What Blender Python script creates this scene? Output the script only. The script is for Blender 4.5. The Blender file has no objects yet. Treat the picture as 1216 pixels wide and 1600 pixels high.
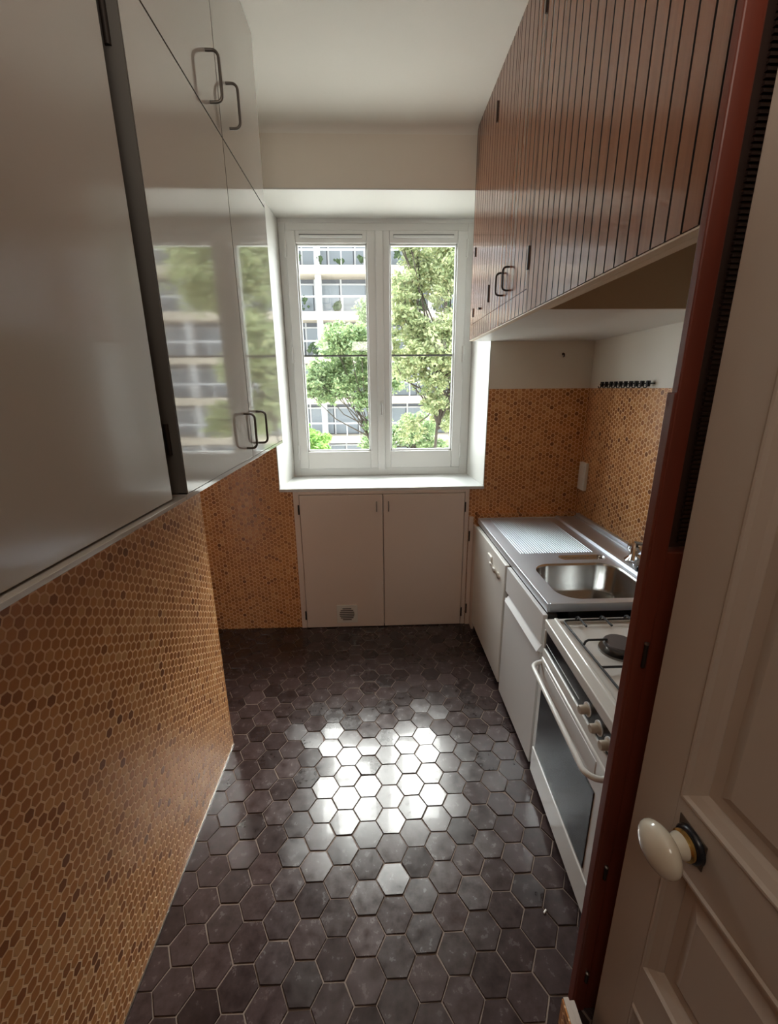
import bpy, bmesh, math, random
from mathutils import Vector, Matrix
random.seed(7)
C = bpy.context.scene.collection
sc = bpy.context.scene
PI = math.pi

# ------------------------------------------------------------------ camera, light, exposure
CAM_H = 1.7444
cam = bpy.data.cameras.new('camera')
cam.sensor_fit = 'VERTICAL'; cam.sensor_height = 36.0
cam.lens = 669.0 / 1600.0 * 36.0
cam.clip_start = 0.02; cam.clip_end = 300
co = bpy.data.objects.new('camera', cam); C.objects.link(co)
rt = Vector((0.99934016, -0.03523712, -0.00880839))
up = Vector((0.01821946, 0.27652807, 0.96083312))
fw = Vector((0.03142122, 0.9603596, -0.27698761))
co.matrix_world = Matrix(((rt.x, up.x, -fw.x, 0), (rt.y, up.y, -fw.y, 0), (rt.z, up.z, -fw.z, CAM_H), (0, 0, 0, 1)))
sc.camera = co

sc.view_settings.view_transform = 'Standard'
sc.view_settings.look = 'None'
sc.view_settings.gamma = 1.0
sc.view_settings.use_curve_mapping = False
sc.view_settings.exposure = 0.85
sc.cycles.use_denoising = True
sc.cycles.max_bounces = 10
sc.cycles.diffuse_bounces = 7
sc.cycles.glossy_bounces = 5
sc.cycles.transparent_max_bounces = 12
sc.cycles.sample_clamp_indirect = 8.0
sc.cycles.caustics_reflective = False
sc.cycles.caustics_refractive = False

SKY_LOW, SKY_HIGH = 1.9, 8.0     # thin cloud, brightest around the veiled sun
w = bpy.data.worlds.new('overcast_sky'); sc.world = w
w.use_nodes = True
bg = w.node_tree.nodes['Background']
bg.inputs['Color'].default_value = (0.90, 0.95, 1.0, 1)
_nt = w.node_tree
_tc = _nt.nodes.new('ShaderNodeTexCoord')
_dp = _nt.nodes.new('ShaderNodeVectorMath'); _dp.operation = 'DOT_PRODUCT'; _dp.inputs[1].default_value = (0.05, 0.83, 0.56)
_mr = _nt.nodes.new('ShaderNodeMapRange'); _mr.interpolation_type = 'SMOOTHSTEP'
_mr.inputs['From Min'].default_value = -0.3; _mr.inputs['From Max'].default_value = 1.0
_mr.inputs['To Min'].default_value = SKY_LOW; _mr.inputs['To Max'].default_value = SKY_HIGH
_nt.links.new(_tc.outputs['Generated'], _dp.inputs[0]); _nt.links.new(_dp.outputs['Value'], _mr.inputs['Value'])
_nt.links.new(_mr.outputs['Result'], bg.inputs['Strength'])

def area_light(name, loc, direction, sx, sy, power, color=(1, 1, 1), portal=False, spread=PI):
    l = bpy.data.lights.new(name, 'AREA'); l.shape = 'RECTANGLE'; l.size = sx; l.size_y = sy
    l.energy = power; l.color = color; l.spread = spread
    if portal: l.cycles.is_portal = True
    o = bpy.data.objects.new(name, l); C.objects.link(o)
    o.location = loc
    o.rotation_euler = Vector(direction).to_track_quat('-Z', 'Y').to_euler()
    return o
area_light('window_sky_portal', (0.05, 3.40, 1.98), (0, -1, 0), 1.3, 1.7, 1, portal=True)
# unseen fill light added behind the camera to lift the near side
area_light('near_side_fill', (-0.1, -0.9, 3.02), (0, 0.75, -1), 0.9, 0.6, 4.5, (1.0, 0.90, 0.78))
area_light('ceiling_fill', (0.0, 0.0, 2.35), (0, 0.55, 1), 0.6, 0.3, 4.0, (1.0, 0.93, 0.84))  # unseen fill light added to brighten the ceiling

# hazy sun high over the building opposite: soft light that falls in through the window
sl_ = bpy.data.lights.new('hazy_sun', 'SUN'); sl_.energy = 6.5; sl_.angle = math.radians(38); sl_.color = (1.0, 0.96, 0.90)
so_ = bpy.data.objects.new('hazy_sun', sl_); C.objects.link(so_); so_.location = (3, 20, 20)
so_.rotation_euler = Vector((-0.24, -1.0, -1.30)).to_track_quat('-Z', 'Y').to_euler()

# ------------------------------------------------------------------ helpers
def mat(name, color=(.8, .8, .8), rough=.5, metal=0., coat=0., spec=.5, bump=None, var=0., emis=None):
    m = bpy.data.materials.new(name); m.use_nodes = True
    nt = m.node_tree; b = nt.nodes['Principled BSDF']
    b.inputs['Base Color'].default_value = (*color, 1)
    b.inputs['Roughness'].default_value = rough
    b.inputs['Metallic'].default_value = metal
    b.inputs['Coat Weight'].default_value = coat
    b.inputs['Coat Roughness'].default_value = 0.04
    b.inputs['Specular IOR Level'].default_value = spec
    tc = nt.nodes.new('ShaderNodeTexCoord')
    if var:
        n = nt.nodes.new('ShaderNodeTexNoise'); n.inputs['Scale'].default_value = 3.0; n.inputs['Detail'].default_value = 5
        mr = nt.nodes.new('ShaderNodeMapRange'); mr.inputs['To Min'].default_value = 1 - var; mr.inputs['To Max'].default_value = 1 + var
        mx = nt.nodes.new('ShaderNodeVectorMath'); mx.operation = 'SCALE'; mx.inputs[0].default_value = color
        nt.links.new(tc.outputs['Object'], n.inputs['Vector']); nt.links.new(n.outputs['Fac'], mr.inputs['Value'])
        nt.links.new(mr.outputs['Result'], mx.inputs['Scale']); nt.links.new(mx.outputs[0], b.inputs['Base Color'])
    if bump:
        sc_, st, dist = bump
        n = nt.nodes.new('ShaderNodeTexNoise'); n.inputs['Scale'].default_value = sc_; n.inputs['Detail'].default_value = 3
        bp = nt.nodes.new('ShaderNodeBump'); bp.inputs['Strength'].default_value = st; bp.inputs['Distance'].default_value = dist
        nt.links.new(tc.outputs['Object'], n.inputs['Vector'])
        nt.links.new(n.outputs['Fac'], bp.inputs['Height']); nt.links.new(bp.outputs['Normal'], b.inputs['Normal'])
    return m

def math_node(nt, op, a, b=None):
    n = nt.nodes.new('ShaderNodeMath'); n.operation = op
    for i, v in enumerate((a, b)):
        if v is None: continue
        if isinstance(v, (int, float)): n.inputs[i].default_value = v
        else: nt.links.new(v, n.inputs[i])
    return n.outputs[0]
def vmath(nt, op, a, b=None, c=None):
    n = nt.nodes.new('ShaderNodeVectorMath'); n.operation = op
    for i, v in enumerate((a, b, c)):
        if v is None: continue
        if isinstance(v, tuple): n.inputs[i].default_value = v
        else: nt.links.new(v, n.inputs[i])
    return n

def mosaic_mat(name, axis, pitch=0.0288):
    """small hexagonal mosaic; axis = the horizontal world axis that runs along the wall"""
    m = bpy.data.materials.new(name); m.use_nodes = True
    nt = m.node_tree; b = nt.nodes['Principled BSDF']
    geo = nt.nodes.new('ShaderNodeTexCoord')
    sp = nt.nodes.new('ShaderNodeSeparateXYZ'); nt.links.new(geo.outputs['Object'], sp.inputs[0])
    cb = nt.nodes.new('ShaderNodeCombineXYZ')
    nt.links.new(math_node(nt, 'MULTIPLY', sp.outputs['Z'], 1 / pitch), cb.inputs[0])
    nt.links.new(math_node(nt, 'MULTIPLY', sp.outputs['XYZ'.index(axis)], 1 / pitch), cb.inputs[1])
    p = cb.outputs[0]
    R3 = 1.7320508
    a = vmath(nt, 'WRAP', p, (.5, R3 / 2, 1), (-.5, -R3 / 2, -1)).outputs[0]
    pb = vmath(nt, 'SUBTRACT', p, (.5, R3 / 2, 0)).outputs[0]
    c = vmath(nt, 'WRAP', pb, (.5, R3 / 2, 1), (-.5, -R3 / 2, -1)).outputs[0]
    la = vmath(nt, 'DOT_PRODUCT', a, a).outputs['Value']; lc = vmath(nt, 'DOT_PRODUCT', c, c).outputs['Value']
    sel = math_node(nt, 'LESS_THAN', la, lc)
    mx = nt.nodes.new('ShaderNodeMix'); mx.data_type = 'VECTOR'
    nt.links.new(sel, mx.inputs['Factor']); nt.links.new(c, mx.inputs['A'] if False else mx.inputs[4]); nt.links.new(a, mx.inputs[5])
    g = mx.outputs[1]
    ga = vmath(nt, 'ABSOLUTE', g).outputs[0]
    gs = nt.nodes.new('ShaderNodeSeparateXYZ'); nt.links.new(ga, gs.inputs[0])
    d2 = vmath(nt, 'DOT_PRODUCT', ga, (.5, .8660254, 0)).outputs['Value']
    dd = math_node(nt, 'MAXIMUM', gs.outputs[0], d2)
    edge = math_node(nt, 'SUBTRACT', .5, dd)                       # 0 at the joint, .5 at the centre
    tile = nt.nodes.new('ShaderNodeMapRange'); tile.interpolation_type = 'SMOOTHSTEP'
    tile.inputs['From Min'].default_value = .055; tile.inputs['From Max'].default_value = .105
    nt.links.new(edge, tile.inputs['Value'])
    idv = vmath(nt, 'SUBTRACT', p, g).outputs[0]
    idr = vmath(nt, 'SNAP', vmath(nt, 'ADD', idv, (.01, .01, .01)).outputs[0], (.1, .1, .1)).outputs[0]
    wn = nt.nodes.new('ShaderNodeTexWhiteNoise'); wn.noise_dimensions = '2D'; nt.links.new(idr, wn.inputs['Vector'])
    cr = nt.nodes.new('ShaderNodeValToRGB')
    els = cr.color_ramp.elements
    els[0].position = 0; els[0].color = (.22, .075, .024, 1)
    els[1].position = 1; els[1].color = (.68, .35, .14, 1)
    for pos, col in ((.03, (.32, .11, .032, 1)), (.13, (.44, .165, .046, 1)), (.60, (.56, .225, .066, 1)), (.88, (.62, .27, .085, 1))):
        e = els.new(pos); e.color = col
    nt.links.new(wn.outputs['Value'], cr.inputs['Fac'])
    # broad patches of slightly different batches
    ns = nt.nodes.new('ShaderNodeTexNoise'); ns.inputs['Scale'].default_value = 2.2; ns.inputs['Detail'].default_value = 2
    nt.links.new(geo.outputs['Object'], ns.inputs['Vector'])
    pr = nt.nodes.new('ShaderNodeMapRange'); pr.inputs['To Min'].default_value = .85; pr.inputs['To Max'].default_value = 1.15
    nt.links.new(ns.outputs['Fac'], pr.inputs['Value'])
    tint = nt.nodes.new('ShaderNodeVectorMath'); tint.operation = 'SCALE'
    nt.links.new(cr.outputs['Color'], tint.inputs[0]); nt.links.new(pr.outputs['Result'], tint.inputs['Scale'])
    mc = nt.nodes.new('ShaderNodeMix'); mc.data_type = 'RGBA'
    mc.inputs[6].default_value = (.86, .56, .32, 1)
    nt.links.new(tile.outputs['Result'], mc.inputs['Factor']); nt.links.new(tint.outputs[0], mc.inputs[7])
    nt.links.new(mc.outputs[2], b.inputs['Base Color'])
    rr = nt.nodes.new('ShaderNodeMapRange'); rr.inputs['To Min'].default_value = .75; rr.inputs['To Max'].default_value = .28
    nt.links.new(tile.outputs['Result'], rr.inputs['Value']); nt.links.new(rr.outputs['Result'], b.inputs['Roughness'])
    # raised tiles, each tilted a little
    tl = vmath(nt, 'SUBTRACT', wn.outputs['Color'], (.5, .5, .5)).outputs[0]
    tv = vmath(nt, 'DOT_PRODUCT', tl, g).outputs['Value']
    h = math_node(nt, 'ADD', tile.outputs['Result'], math_node(nt, 'MULTIPLY', tv, .55))
    bp = nt.nodes.new('ShaderNodeBump'); bp.inputs['Strength'].default_value = .55; bp.inputs['Distance'].default_value = .0016
    nt.links.new(h, bp.inputs['Height']); nt.links.new(bp.outputs['Normal'], b.inputs['Normal'])
    return m

def wood_mat(name, c1, c2, rough=.22, coat=.5, grain='Z'):
    m = bpy.data.materials.new(name); m.use_nodes = True
    nt = m.node_tree; b = nt.nodes['Principled BSDF']
    tc = nt.nodes.new('ShaderNodeTexCoord'); mp = nt.nodes.new('ShaderNodeMapping')
    s = [38, 38, 38]; s['XYZ'.index(grain)] = 1.6
    mp.inputs['Scale'].default_value = s
    n = nt.nodes.new('ShaderNodeTexNoise'); n.inputs['Scale'].default_value = 1.0; n.inputs['Detail'].default_value = 6; n.inputs['Distortion'].default_value = .6
    cr = nt.nodes.new('ShaderNodeValToRGB'); cr.color_ramp.elements[0].color = (*c1, 1); cr.color_ramp.elements[1].color = (*c2, 1)
    cr.color_ramp.elements[0].position = .1; cr.color_ramp.elements[1].position = .95
    nt.links.new(tc.outputs['Object'], mp.inputs['Vector']); nt.links.new(mp.outputs[0], n.inputs['Vector'])
    nt.links.new(n.outputs['Fac'], cr.inputs['Fac'])
    at = nt.nodes.new('ShaderNodeAttribute'); at.attribute_name = 'tone'
    md = nt.nodes.new('ShaderNodeMapRange'); md.inputs['To Min'].default_value = 1.0; md.inputs['To Max'].default_value = 1.10
    nt.links.new(at.outputs['Fac'], md.inputs['Value'])
    vm = nt.nodes.new('ShaderNodeVectorMath'); vm.operation = 'SCALE'
    nt.links.new(cr.outputs['Color'], vm.inputs[0]); nt.links.new(md.outputs['Result'], vm.inputs['Scale'])
    nt.links.new(vm.outputs[0], b.inputs['Base Color'])
    b.inputs['Roughness'].default_value = rough; b.inputs['Coat Weight'].default_value = coat; b.inputs['Coat Roughness'].default_value = .06
    bp = nt.nodes.new('ShaderNodeBump'); bp.inputs['Strength'].default_value = .12; bp.inputs['Distance'].default_value = .001
    nt.links.new(n.outputs['Fac'], bp.inputs['Height']); nt.links.new(bp.outputs['Normal'], b.inputs['Normal'])
    return m

def tone_mat(name, lo, hi, rough=.5, coat=0., attr='tone', noise=0., bump=None, rough_var=0., translucent=0.):
    """base colour picked per tile / leaf from a random mesh attribute"""
    m = bpy.data.materials.new(name); m.use_nodes = True
    nt = m.node_tree; b = nt.nodes['Principled BSDF']
    at = nt.nodes.new('ShaderNodeAttribute'); at.attribute_name = attr
    cr = nt.nodes.new('ShaderNodeValToRGB')
    stops = [lo, hi] if not isinstance(lo, list) else lo
    cr.color_ramp.elements[0].color = (*stops[0], 1); cr.color_ramp.elements[1].color = (*stops[-1], 1)
    for i, s in enumerate(stops[1:-1]):
        e = cr.color_ramp.elements.new((i + 1) / (len(stops) - 1)); e.color = (*s, 1)
    nt.links.new(at.outputs['Fac'], cr.inputs['Fac'])
    out = cr.outputs['Color']
    tc = nt.nodes.new('ShaderNodeTexCoord')
    n = nt.nodes.new('ShaderNodeTexNoise'); n.inputs['Scale'].default_value = 22; n.inputs['Detail'].default_value = 6; n.inputs['Roughness'].default_value = .65
    nt.links.new(tc.outputs['Object'], n.inputs['Vector'])
    if noise:
        mr = nt.nodes.new('ShaderNodeMapRange'); mr.inputs['From Min'].default_value = .3; mr.inputs['From Max'].default_value = .7; mr.inputs['To Min'].default_value = 1 - noise; mr.inputs['To Max'].default_value = 1 + noise
        nt.links.new(n.outputs['Fac'], mr.inputs['Value'])
        vm = nt.nodes.new('ShaderNodeVectorMath'); vm.operation = 'SCALE'
        nt.links.new(out, vm.inputs[0]); nt.links.new(mr.outputs['Result'], vm.inputs['Scale']); out = vm.outputs[0]
    nt.links.new(out, b.inputs['Base Color'])
    b.inputs['Roughness'].default_value = rough
    if rough_var:
        mr = nt.nodes.new('ShaderNodeMapRange'); mr.inputs['From Min'].default_value = .3; mr.inputs['From Max'].default_value = .7
        mr.inputs['To Min'].default_value = rough - rough_var; mr.inputs['To Max'].default_value = rough + rough_var
        nt.links.new(n.outputs['Fac'], mr.inputs['Value']); nt.links.new(mr.outputs['Result'], b.inputs['Roughness'])
    b.inputs['Coat Weight'].default_value = coat
    if bump:
        bp = nt.nodes.new('ShaderNodeBump'); bp.inputs['Strength'].default_value = bump[0]; bp.inputs['Distance'].default_value = bump[1]
        nt.links.new(n.outputs['Fac'], bp.inputs['Height']); nt.links.new(bp.outputs['Normal'], b.inputs['Normal'])
    if translucent:
        t = nt.nodes.new('ShaderNodeBsdfTranslucent'); nt.links.new(out, t.inputs['Color'])
        mx = nt.nodes.new('ShaderNodeMixShader'); mx.inputs[0].default_value = translucent
        o = nt.nodes['Material Output']
        nt.links.new(b.outputs[0], mx.inputs[1]); nt.links.new(t.outputs[0], mx.inputs[2]); nt.links.new(mx.outputs[0], o.inputs['Surface'])
    return m

def glass_mat(name, tint=(1, 1, 1)):
    m = bpy.data.materials.new(name); m.use_nodes = True
    nt = m.node_tree; nt.nodes.remove(nt.nodes['Principled BSDF'])
    o = nt.nodes['Material Output']
    t = nt.nodes.new('ShaderNodeBsdfTransparent'); t.inputs['Color'].default_value = (*tint, 1)
    g = nt.nodes.new('ShaderNodeBsdfGlossy'); g.inputs['Roughness'].default_value = .01
    lw = nt.nodes.new('ShaderNodeLayerWeight'); lw.inputs['Blend'].default_value = .5
    fr = math_node(nt, 'ADD', math_node(nt, 'MULTIPLY', math_node(nt, 'POWER', lw.outputs['Facing'], 5.0), .9), .035)
    mx = nt.nodes.new('ShaderNodeMixShader')
    nt.links.new(fr, mx.inputs[0]); nt.links.new(t.outputs[0], mx.inputs[1]); nt.links.new(g.outputs[0], mx.inputs[2])
    nt.links.new(mx.outputs[0], o.inputs['Surface'])
    return m

class MB:
    """collects simple shapes into one mesh"""
    def __init__(s): s.v = []; s.f = []; s.t = []
    def add(s, vs, fs, tone=0.):
        k = len(s.v); s.v += [tuple(v) for v in vs]; s.f += [tuple(i + k for i in f) for f in fs]; s.t += [tone] * len(fs); return s
    def box(s, x0, x1, y0, y1, z0, z1, tone=0.):
        if x0 > x1: x0, x1 = x1, x0
        if y0 > y1: y0, y1 = y1, y0
        if z0 > z1: z0, z1 = z1, z0
        return s.add([(x0, y0, z0), (x1, y0, z0), (x1, y1, z0), (x0, y1, z0), (x0, y0, z1), (x1, y0, z1), (x1, y1, z1), (x0, y1, z1)],
                     [(3, 2, 1, 0), (4, 5, 6, 7), (0, 1, 5, 4), (1, 2, 6, 5), (2, 3, 7, 6), (3, 0, 4, 7)], tone)
    def prism(s, pts, axis, a, b, tone=0.):
        """polygon (2-D points) swept along an axis; pts are the two other coordinates in xyz order"""
        def mk(p, t):
            q = list(p); q.insert('XYZ'.index(axis), t); return q
        n = len(pts)
        vs = [mk(p, a) for p in pts] + [mk(p, b) for p in pts]
        fs = [tuple(range(n))[::-1], tuple(range(n, 2 * n))] + [(i, (i + 1) % n, n + (i + 1) % n, n + i) for i in range(n)]
        return s.add(vs, fs, tone)
    def tube(s, path, r, n=10, closed=False, tone=0.):
        P = [Vector(p) for p in path]; rs = r if isinstance(r, (list, tuple)) else [r] * len(P)
        m = len(P); rings = []
        ref = None
        for i, p in enumerate(P):
            if closed: d = (P[(i + 1) % m] - P[i - 1])
            else: d = (P[min(i + 1, m - 1)] - P[max(i - 1, 0)])
            d.normalize()
            if ref is None:
                ref = Vector((0, 0, 1)) if abs(d.z) < .9 else Vector((1, 0, 0))
            u = (ref - d * ref.dot(d)).normalized(); ref = u
            v = d.cross(u)
            rings.append([p + (u * math.cos(2 * PI * k / n) + v * math.sin(2 * PI * k / n)) * rs[i] for k in range(n)])
        vs = [q for rg in rings for q in rg]; fs = []
        for i in range(m if closed else m - 1):
            j = (i + 1) % m
            for k in range(n):
                l = (k + 1) % n; fs.append((i * n + k, i * n + l, j * n + l, j * n + k))
        if not closed: fs += [tuple(range(n))[::-1], tuple(range((m - 1) * n, m * n))]
        return s.add(vs, fs, tone)
    def lathe(s, prof, origin, axis=(0, 0, 1), n=32, tone=0.):
        """prof: list of (radius, height) along axis"""
        A = Vector(axis).normalized(); u = A.orthogonal().normalized(); v = A.cross(u); O = Vector(origin)
        vs = []; fs = []
        for r, h in prof:
            for k in range(n):
                a = 2 * PI * k / n; vs.append(O + A * h + (u * math.cos(a) + v * math.sin(a)) * r)
        for i in range(len(prof) - 1):
            for k in range(n):
                l = (k + 1) % n; fs.append((i * n + k, i * n + l, (i + 1) * n + l, (i + 1) * n + k))
        fs += [tuple(range(n))[::-1], tuple(range((len(prof) - 1) * n, len(prof) * n))]
        return s.add(vs, fs, tone)
    def rbox(s, x0, x1, y0, y1, z0, z1, r, axis='X', n=5, tone=0.):
        """box with corners rounded in the plane across axis"""
        R = {'X': (y0, y1, z0, z1, x0, x1), 'Y': (x0, x1, z0, z1, y0, y1), 'Z': (x0, x1, y0, y1, z0, z1)}[axis]
        pts = rrect(R[0], R[1], R[2], R[3], r, n)
        return s.prism(pts, axis, R[4], R[5], tone)
    def build(s, name, m, parent=None, bevel=0., smooth=False, seg=2):
        me = bpy.data.meshes.new(name); me.from_pydata(s.v, [], s.f)
        at = me.attributes.new('tone', 'FLOAT', 'FACE'); at.data.foreach_set('value', s.t)
        me.materials.append(m)
        bm = bmesh.new(); bm.from_mesh(me); bmesh.ops.recalc_face_normals(bm, faces=bm.faces); bm.to_mesh(me); bm.free()
        if smooth:
            for p in me.polygons: p.use_smooth = True
            try: me.set_sharp_from_angle(angle=math.radians(38))
            except Exception: pass
        o = bpy.data.objects.new(name, me); C.objects.link(o)
        if parent: o.parent = parent
        if bevel:
            b = o.modifiers.new('bevel', 'BEVEL'); b.width = bevel; b.segments = seg; b.limit_method = 'ANGLE'; b.angle_limit = math.radians(40)
        return o

def rrect(a0, a1, b0, b1, r, n=5):
    pts = []
    for cx, cy, st in ((a1 - r, b1 - r, 0), (a0 + r, b1 - r, 1), (a0 + r, b0 + r, 2), (a1 - r, b0 + r, 3)):
        for k in range(n + 1):
            a = (st + k / n) * PI / 2; pts.append((cx + r * math.cos(a), cy + r * math.sin(a)))
    return pts
def arc(c, r, a0, a1, n=6, plane='XZ'):
    out = []
    for k in range(n + 1):
        a = math.radians(a0 + (a1 - a0) * k / n); p = list(c)
        p['XYZ'.index(plane[0])] += r * math.cos(a); p['XYZ'.index(plane[1])] += r * math.sin(a)
        out.append(tuple(p))
    return out
def thing(name, label, cat, loc=(0, 0, 0), group=None, kind=None):
    o = bpy.data.objects.new(name, None); C.objects.link(o); o.empty_display_size = .05
    o.location = loc; tag(o, label, cat, group, kind); return o
def tag(o, label=None, cat=None, group=None, kind=None):
    if label: o['label'] = label
    if cat: o['category'] = cat
    if group: o['group'] = group
    if kind: o['kind'] = kind
    return o
def struct(o, label=None, cat=None): return tag(o, label, cat, kind='structure')
def rel(mb, root):
    """world-space builder -> coordinates of its thing"""
    l = root.location
    mb.v = [(x - l[0], y - l[1], z - l[2]) for x, y, z in mb.v]; return mb
def copy_tree(o, parent=None):
    c = o.copy(); C.objects.link(c)
    if parent: c.parent = parent
    for ch in [k for k in bpy.data.objects if k.parent == o]: copy_tree(ch, c)
    return c

# ------------------------------------------------------------------ materials
M = {}
M['plaster'] = mat('ceiling_plaster', (.80, .77, .70), .75, bump=(40, .08, .002), var=.03)
M['plaster_wall'] = mat('wall_plaster', (.76, .70, .61), .6, bump=(30, .08, .002), var=.03)
M['hall'] = mat('hall_paint', (.45, .38, .32), .8)
M['alcove'] = mat('alcove_low_bounce_brown', (.22, .14, .09), .8)  # colour of an unseen wall, chosen dark to cut bounced light
M['mosaicY'] = mosaic_mat('ochre_hex_mosaic_side', 'Y')
M['mosaicX'] = mosaic_mat('ochre_hex_mosaic_end', 'X')
M['grout'] = mat('floor_grout', (.20, .145, .115), .75, bump=(60, .3, .002))
M['floor_tile'] = tone_mat('aubergine_floor_tile', (.030, .019, .0185), (.070, .046, .045), rough=.23, noise=.35, bump=(.15, .0016), rough_var=.08, coat=.15)
M['lacquer'] = mat('white_gloss_lacquer', (.50, .455, .415), .07, coat=.6, bump=(4, .03, .004))
M['satin'] = mat('white_satin_lacquer', (.45, .41, .37), .20, coat=.2, bump=(3, .05, .004))
M['shade_edge'] = mat('shade_dark_door_edge', (.10, .09, .08), .5)  # shade on the door edges, put into the colour
M['white_paint'] = mat('white_gloss_paint', (.74, .72, .68), .32, bump=(8, .05, .003))
M['pvc'] = mat('white_window_plastic', (.66, .65, .63), .28)
M['sill'] = mat('white_painted_sill', (.68, .69, .67), .28)
M['reveal'] = mat('white_reveal_paint', (.64, .63, .59), .5)
M['cup'] = mat('cream_cupboard_paint', (.76, .64, .57), .35, bump=(6, .05, .004), var=.03)
M['wood'] = wood_mat('varnished_mahogany', (.17, .060, .030), (.31, .122, .060), rough=.20, coat=.25)
M['post'] = wood_mat('dark_mahogany_post', (.11, .020, .011), (.18, .036, .018), rough=.40, coat=.12)
M['beige_board'] = mat('beige_board', (.50, .37, .24), .5, var=.04)
M['cream_rail'] = mat('cream_rail_paint', (.74, .62, .48), .45)
M['kerb_edge'] = mat('dull_kerb_edge', (.50, .42, .36), .5)
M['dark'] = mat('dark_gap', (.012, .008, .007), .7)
M['dark_wood'] = mat('dark_groove_wood', (.030, .012, .008), .55)
M['chrome'] = mat('polished_chrome', (.70, .69, .67), .14, metal=1)
M['dull_chrome'] = mat('tarnished_steel', (.30, .28, .26), .30, metal=1)
M['basin'] = mat('satin_steel_basin', (.52, .51, .49), .22, metal=1)
M['handle_metal'] = mat('dark_handle_metal', (.13, .115, .10), .28, metal=.7)
M['steel'] = mat('brushed_steel', (.72, .75, .80), .46, metal=1, bump=(120, .05, .0006), var=.05)
M['black'] = mat('black_plastic', (.012, .013, .018), .25)
M['hinge'] = mat('blackened_hinge', (.03, .022, .018), .5, metal=.5)
M['enamel'] = mat('white_enamel', (.78, .76, .72), .22, coat=.4)
M['appliance'] = mat('white_appliance_paint', (.74, .71, .66), .38)
M['unit'] = mat('white_unit_laminate', (.72, .70, .68), .42)
M['alu'] = mat('pale_metal_strip', (.88, .88, .88), .3)
M['oven_glass'] = mat('smoked_oven_glass', (.025, .027, .032), .22)
M['door_paint'] = mat('aged_ivory_door_paint', (.50, .42, .355), .45, bump=(25, .12, .002), var=.05)
M['porcelain'] = mat('ivory_porcelain', (.72, .66, .54), .14, coat=.6)
M['brass'] = mat('worn_brass', (.75, .52, .18), .25, metal=1)
M['old_brass'] = mat('painted_over_plate', (.10, .07, .05), .5, metal=.3)
M['bakelite'] = mat('beige_knob_plastic', (.50, .42, .33), .4)
M['iron'] = mat('black_cast_iron', (.02, .02, .022), .45)
M['burner'] = mat('grey_burner_cap', (.10, .09, .09), .5)
M['white_plastic'] = mat('white_switch_plastic', (.80, .77, .72), .35)
M['glass'] = glass_mat('window_glass', (.97, .99, .98))
M['seal'] = mat('grey_seal', (.12, .12, .12), .5)

# ------------------------------------------------------------------ room shell
X_L, X_R, Y_F, Z_C = -0.748, 1.443, 2.92, 3.164
Y_B = -1.6
WIN = dict(x0=-0.66, x1=0.761, y0=Y_F, y1=3.364, z0=1.083, z1=2.862, fx0=-0.632, fx1=0.735)

# floor: grout bed with hexagonal tiles laid in it, one mesh
fl = MB()
fl.box(-1.6, 1.7, Y_B, Y_F + .12, -.12, -.0035)
g_ = fl.build('floor', M['grout']); struct(g_, 'dark aubergine hexagonal terracotta tile floor', 'floor')
ft = MB()
HR = .0646; RI = HR - .0024
i0 = -16
for i in range(-16, 18):
    cx = -.153 + i * 1.5 * HR
    for j in range(-26, 18):
        cy = 1.1465 + j * HR * 1.7320508 + (HR * .8660254 if i % 2 else 0)
        if cy > Y_F + .02 or cy < Y_B: continue
        if cx < -.80 and cy < 1.76: continue
        if cx > .9: continue
        rnd = random.random
        ax, ay = random.gauss(0, .017), random.gauss(0, .017)
        dz = random.gauss(0, .0003); rot = random.gauss(0, .01); jx, jy = random.gauss(0, .0005), random.gauss(0, .0005)
        tn = min(1, max(0, random.gauss(.42, .24)))
        top = []; low = []
        for k in range(6):
            a = PI / 3 * k + rot
            px, py = math.cos(a), math.sin(a)
            rin = RI - .0016
            top.append((cx + jx + px * rin, cy + jy + py * rin, dz + ax * px * rin + ay * py * rin))
            low.append((cx + jx + px * RI, cy + jy + py * RI, dz - .0016 + ax * px * RI + ay * py * RI))
        bot = [(x, y, -.006) for x, y, z in low]
        ft.add(top + low + bot, [tuple(range(6))] + [(k, (k + 1) % 6, 6 + (k + 1) % 6, 6 + k)[::-1] for k in range(6)]
               + [(6 + k, 6 + (k + 1) % 6, 12 + (k + 1) % 6, 12 + k)[::-1] for k in range(6)], tn)
t_ = ft.build('hexagonal_tiles', M['floor_tile'], g_)

c_ = MB().box(-1.6, 1.7, Y_B - .1, Y_F + .12, Z_C, Z_C + .12).build('ceiling', M['plaster']); struct(c_, 'plain off-white plaster ceiling', 'ceiling')
# small cove where the ceiling meets the window wall
cv = MB(); R_ = .035
pts = [(Y_F, Z_C), (Y_F, Z_C - R_)] + [(Y_F - R_ + R_ * math.cos(a), Z_C - R_ + R_ * math.sin(a)) for a in [PI / 2 * k / 8 for k in range(1, 9)]]
cv.prism(pts, 'X', -1.5, X_R)
tr = cv.build('trim_1', M['plaster'], smooth=True); struct(tr, 'rounded plaster cove over the window wall', 'trim')

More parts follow.
